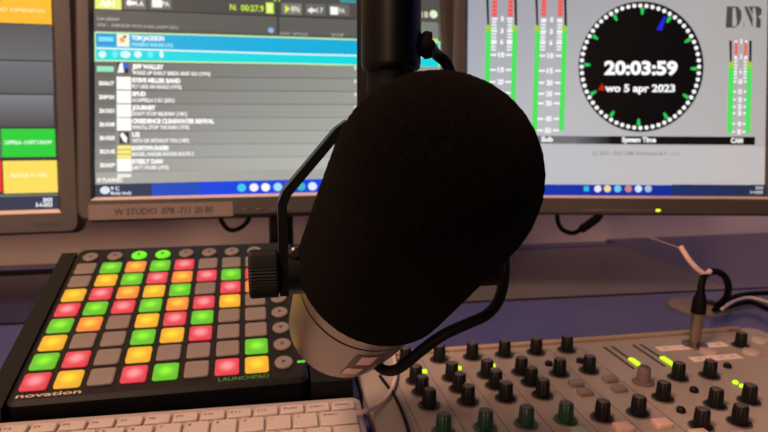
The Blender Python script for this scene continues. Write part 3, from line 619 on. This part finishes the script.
mb = MB(); mb.lathe([(.0425, LB+.0156), (.0427, LB+.0186)], 64); mb.build('groove_band', black_matte, T)
mb = MB(); mb.lathe([(.0416, LB+.0187), (.0423, LB+.0196), (.0405, LB+.050), (.0369, LB+.0795), (.0353, LB+.0835), (.027, LB+.0855)], 96); mb.build('body', silver, T, angle=30)
LABANG, LABZ = math.radians(98), .141
mb = MB()
def patch(mb, a0, a1, z0, z1, off):
    rz = lambda z: .0405-.0036*(z-LB-.050)/.0295 if z > LB+.050 else .0423-.0018*(z-LB-.0196)/.0304
    n = 10; A = [[Vector(((rz(z)+off)*math.cos(a0+(a1-a0)*i/n), (rz(z)+off)*math.sin(a0+(a1-a0)*i/n), z)) for i in range(n+1)] for z in (z0, (z0+z1)/2, z1)]
    mb.loft(A, False, False, False)
patch(mb, LABANG-.20, LABANG+.22, LABZ-.021, LABZ+.021, .0003); lb1 = mb.build('badge', mat('brown_badge', (84, 70, 66), .5), T); lb1['label'] = 'small printed badge on the silver body'
mb = MB(); patch(mb, LABANG-.10, LABANG+.13, LABZ-.019, LABZ-.004, .0005); patch(mb, LABANG-.06, LABANG+.21, LABZ+.004, LABZ+.019, .0005); mb.build('badge_print', mat('pink_print', (214, 178, 168), .5), lb1)
# yoke: flat bar in the upright plane through the pivot axis
PL = .0885
PC = CF - AX*PL
YX = Vector((math.cos(math.radians(12)), math.sin(math.radians(12)), 0))
YM = Matrix((YX, Vector((0, 0, 1)).cross(YX), Vector((0, 0, 1)))).transposed().to_4x4(); YM.translation = PC
YI = MIC.inverted() @ YM
yp = [(-.0553, -.012), (-.0553, .040), (-.0528, .0462), (-.0238, .0798), (-.0182, .0838), (.0182, .0838), (.0238, .0798), (.0528, .0462), (.0553, .040), (.0553, -.012)]
def off(pts, d):
    out = []
    for i, p in enumerate(pts):
        a = Vector(pts[max(i-1, 0)]); b = Vector(pts[i]); c = Vector(pts[min(i+1, len(pts)-1)])
        n1 = (b-a).normalized() if i else (c-b).normalized(); n2 = (c-b).normalized() if i < len(pts)-1 else n1
        t = (n1+n2).normalized(); nn = Vector((-t.y, t.x)); out.append(b+nn*d/max(.5, nn.dot(Vector((-n1.y, n1.x)))))
    return out
mb = MB(); o1, o2 = off(yp, .0025), off(yp, -.0025); hw = .0066
mb.loft([[YI @ Vector((a.x, sgn*hw, a.y)) for a, sgn in ((p, -1), (p, 1), (q, 1), (q, -1))] for p, q in zip(o1, o2)])
mb.build('yoke', black_gloss, T, angle=30)
RX = YI @ Matrix.Rotation(math.pi/2, 4, 'Y')
for q in (-1, 1):
    mb = MB(); mb.lathe([(.0125, q*.041), (.0125, q*.053)], 32, RX); mb.build('pivot_boss', black_gloss, T)
    mb = MB(); mb.lathe([(.0105, q*.0578), (.0132, q*.0586), (.0138, q*.0596), (.0138, q*.0731), (.0132, q*.0742), (.0110, q*.0748)], 96, RX, ridge=.0005, rmin=.0128); mb.build('clamp_knob', black, T, angle=20)
mb = MB(); mb.lathe([(.0032, 0), (.0034, .002), (.0022, .003)], 16, YI @ Matrix.Translation((-.049, -.0062, .013)) @ Matrix.Rotation(math.pi/2, 4, 'X')); o = mb.build('bolt', mat('steel_bolt', (96, 84, 80), .3, .9), T)
mb = MB(); mb.lathe([(.013, .0860), (.013, .0885), (.0095, .090), (.0095, .1014)], 32, YI @ Matrix.Translation((.0072, .002, 0))); mb.build('swivel_stud', black_matte, T)
# boom arm over it
BO = PC + YX*.0072 + Vector((0, 0, .1016)) + YM.to_3x3() @ Vector((0, .002, 0))
BA = thing('boom_arm', 'black upright boom arm tube that carries the studio microphone', 'microphone arm', Matrix.Translation(BO))
mb = MB(); mb.lathe([(.0148, .012), (.0164, .0135), (.0168, .0165), (.0168, 1.45)], 48); mb.build('arm_tube', mat('black_tube_paint', (4, 4, 4), .42, spec=.2), BA, angle=60)
mb = MB(); mb.lathe([(.0135, .0), (.0135, .012)], 40); mb.build('collar', black_matte, BA)
mb = MB(); c = (at(379, 50, .40)-BO); mb.box((c.x, c.y, .68), (.029, .008, 1.46+.06), .002); mb.build('arm_bar', black, BA)
gp = at(423, 51, .372)-BO
mb = MB(); mb.lathe([(.0050, -.002), (.0078, .002), (.0072, .0055)], 24, Matrix.Translation((.0172, 0, gp.z)) @ Matrix.Rotation(math.pi/2, 4, 'Y')); mb.build('cable_grommet', black_matte, BA)
# microphone cable from the arm down to the body
g0 = BO + Vector((.0215, 0, gp.z))
mb = MB(); mb.tube([g0, at(436, 54, .372), at(446, 63, .378), at(452.5, 78, .388), at(466, 110, .405), at(490, 170, .412), at(501, 225, .405), at(504.5, 262, .398), at(503, 285, .390), at(497, 303, .384), at(486, 315, .379), at(469, 323, .375), at(444, 334.5, .373), at(422, 350, .374), at(403, 365.5, .383), at(393, 370.5, .392), at(383, 369.5, .402), at(374, 362, .408)], .0035, 14)
tag(mb.build('microphone_cable', black_matte), 'thick black cable curving from the boom arm round to the microphone body', 'cable')
# loose cords beside the console
pm = lambda x, y, h=.003: MM @ Vector((*plane_uv(MM, x, y, PZ+h), PZ+h))
floor_cable('white_cord', [pm(394, 356), pm(396, 372), pm(393, 387), pm(385, 399), pm(374, 407, .004), at(366, 411, .462), at(357, 413, .458)], .0019, wht, 'thin white cord curling at the left edge of the mixing console')
floor_cable('black_cord', [pm(380, 376), pm(386, 384), pm(393, 393), pm(400, 407), pm(406, 422), pm(412, 445)], .0014, black_matte, 'thin black cord lying across the left corner of the mixing console')

# ------------------------------------------------------------------ light
def area(name, loc, aim, size, power, color):
    l = bpy.data.lights.new(name, 'AREA'); l.size = size; l.energy = power; l.color = color
    o = bpy.data.objects.new(name, l); COL.objects.link(o); o.location = loc; o.rotation_euler = (Vector(aim)-Vector(loc)).to_track_quat('-Z', 'Y').to_euler(); return o
area('warm_ceiling_lamp', (-.75, -.25, 1.6), (-.1, .7, 0), .5, 32, (1, .62, .45))
area('warm_fill_light', (-.7, -2.3, .75), (0, 1.2, .05), .5, 29, (1, .62, .43))  # added fill from behind the camera to brighten the wall, no known lamp
area('blue_wall_lamp', (1.5, .8, .6), (.4, 1.05, ZD), .25, 1.3, (.3, .32, 1))
w = bpy.data.worlds.new('room'); SC.world = w; w.use_nodes = True
w.node_tree.nodes['Background'].inputs[0].default_value = (.5, .4, .4, 1); w.node_tree.nodes['Background'].inputs[1].default_value = .015
# ------------------------------------------------------------------ camera
cd = bpy.data.cameras.new('camera'); cam = bpy.data.objects.new('camera', cd); COL.objects.link(cam)
cd.sensor_width = 36; cd.lens = F/768*36; cd.clip_start = .01; cd.clip_end = 20
M = Matrix((RT, UP, -FW)).transposed().to_4x4(); M.translation = EYE; cam.matrix_world = M
cd.dof.use_dof = True; cd.dof.focus_distance = .34; cd.dof.aperture_fstop = 12.5
SC.camera = cam
SC.view_settings.view_transform = 'Standard'; SC.view_settings.look = 'None'; SC.view_settings.exposure = 0; SC.view_settings.gamma = 1
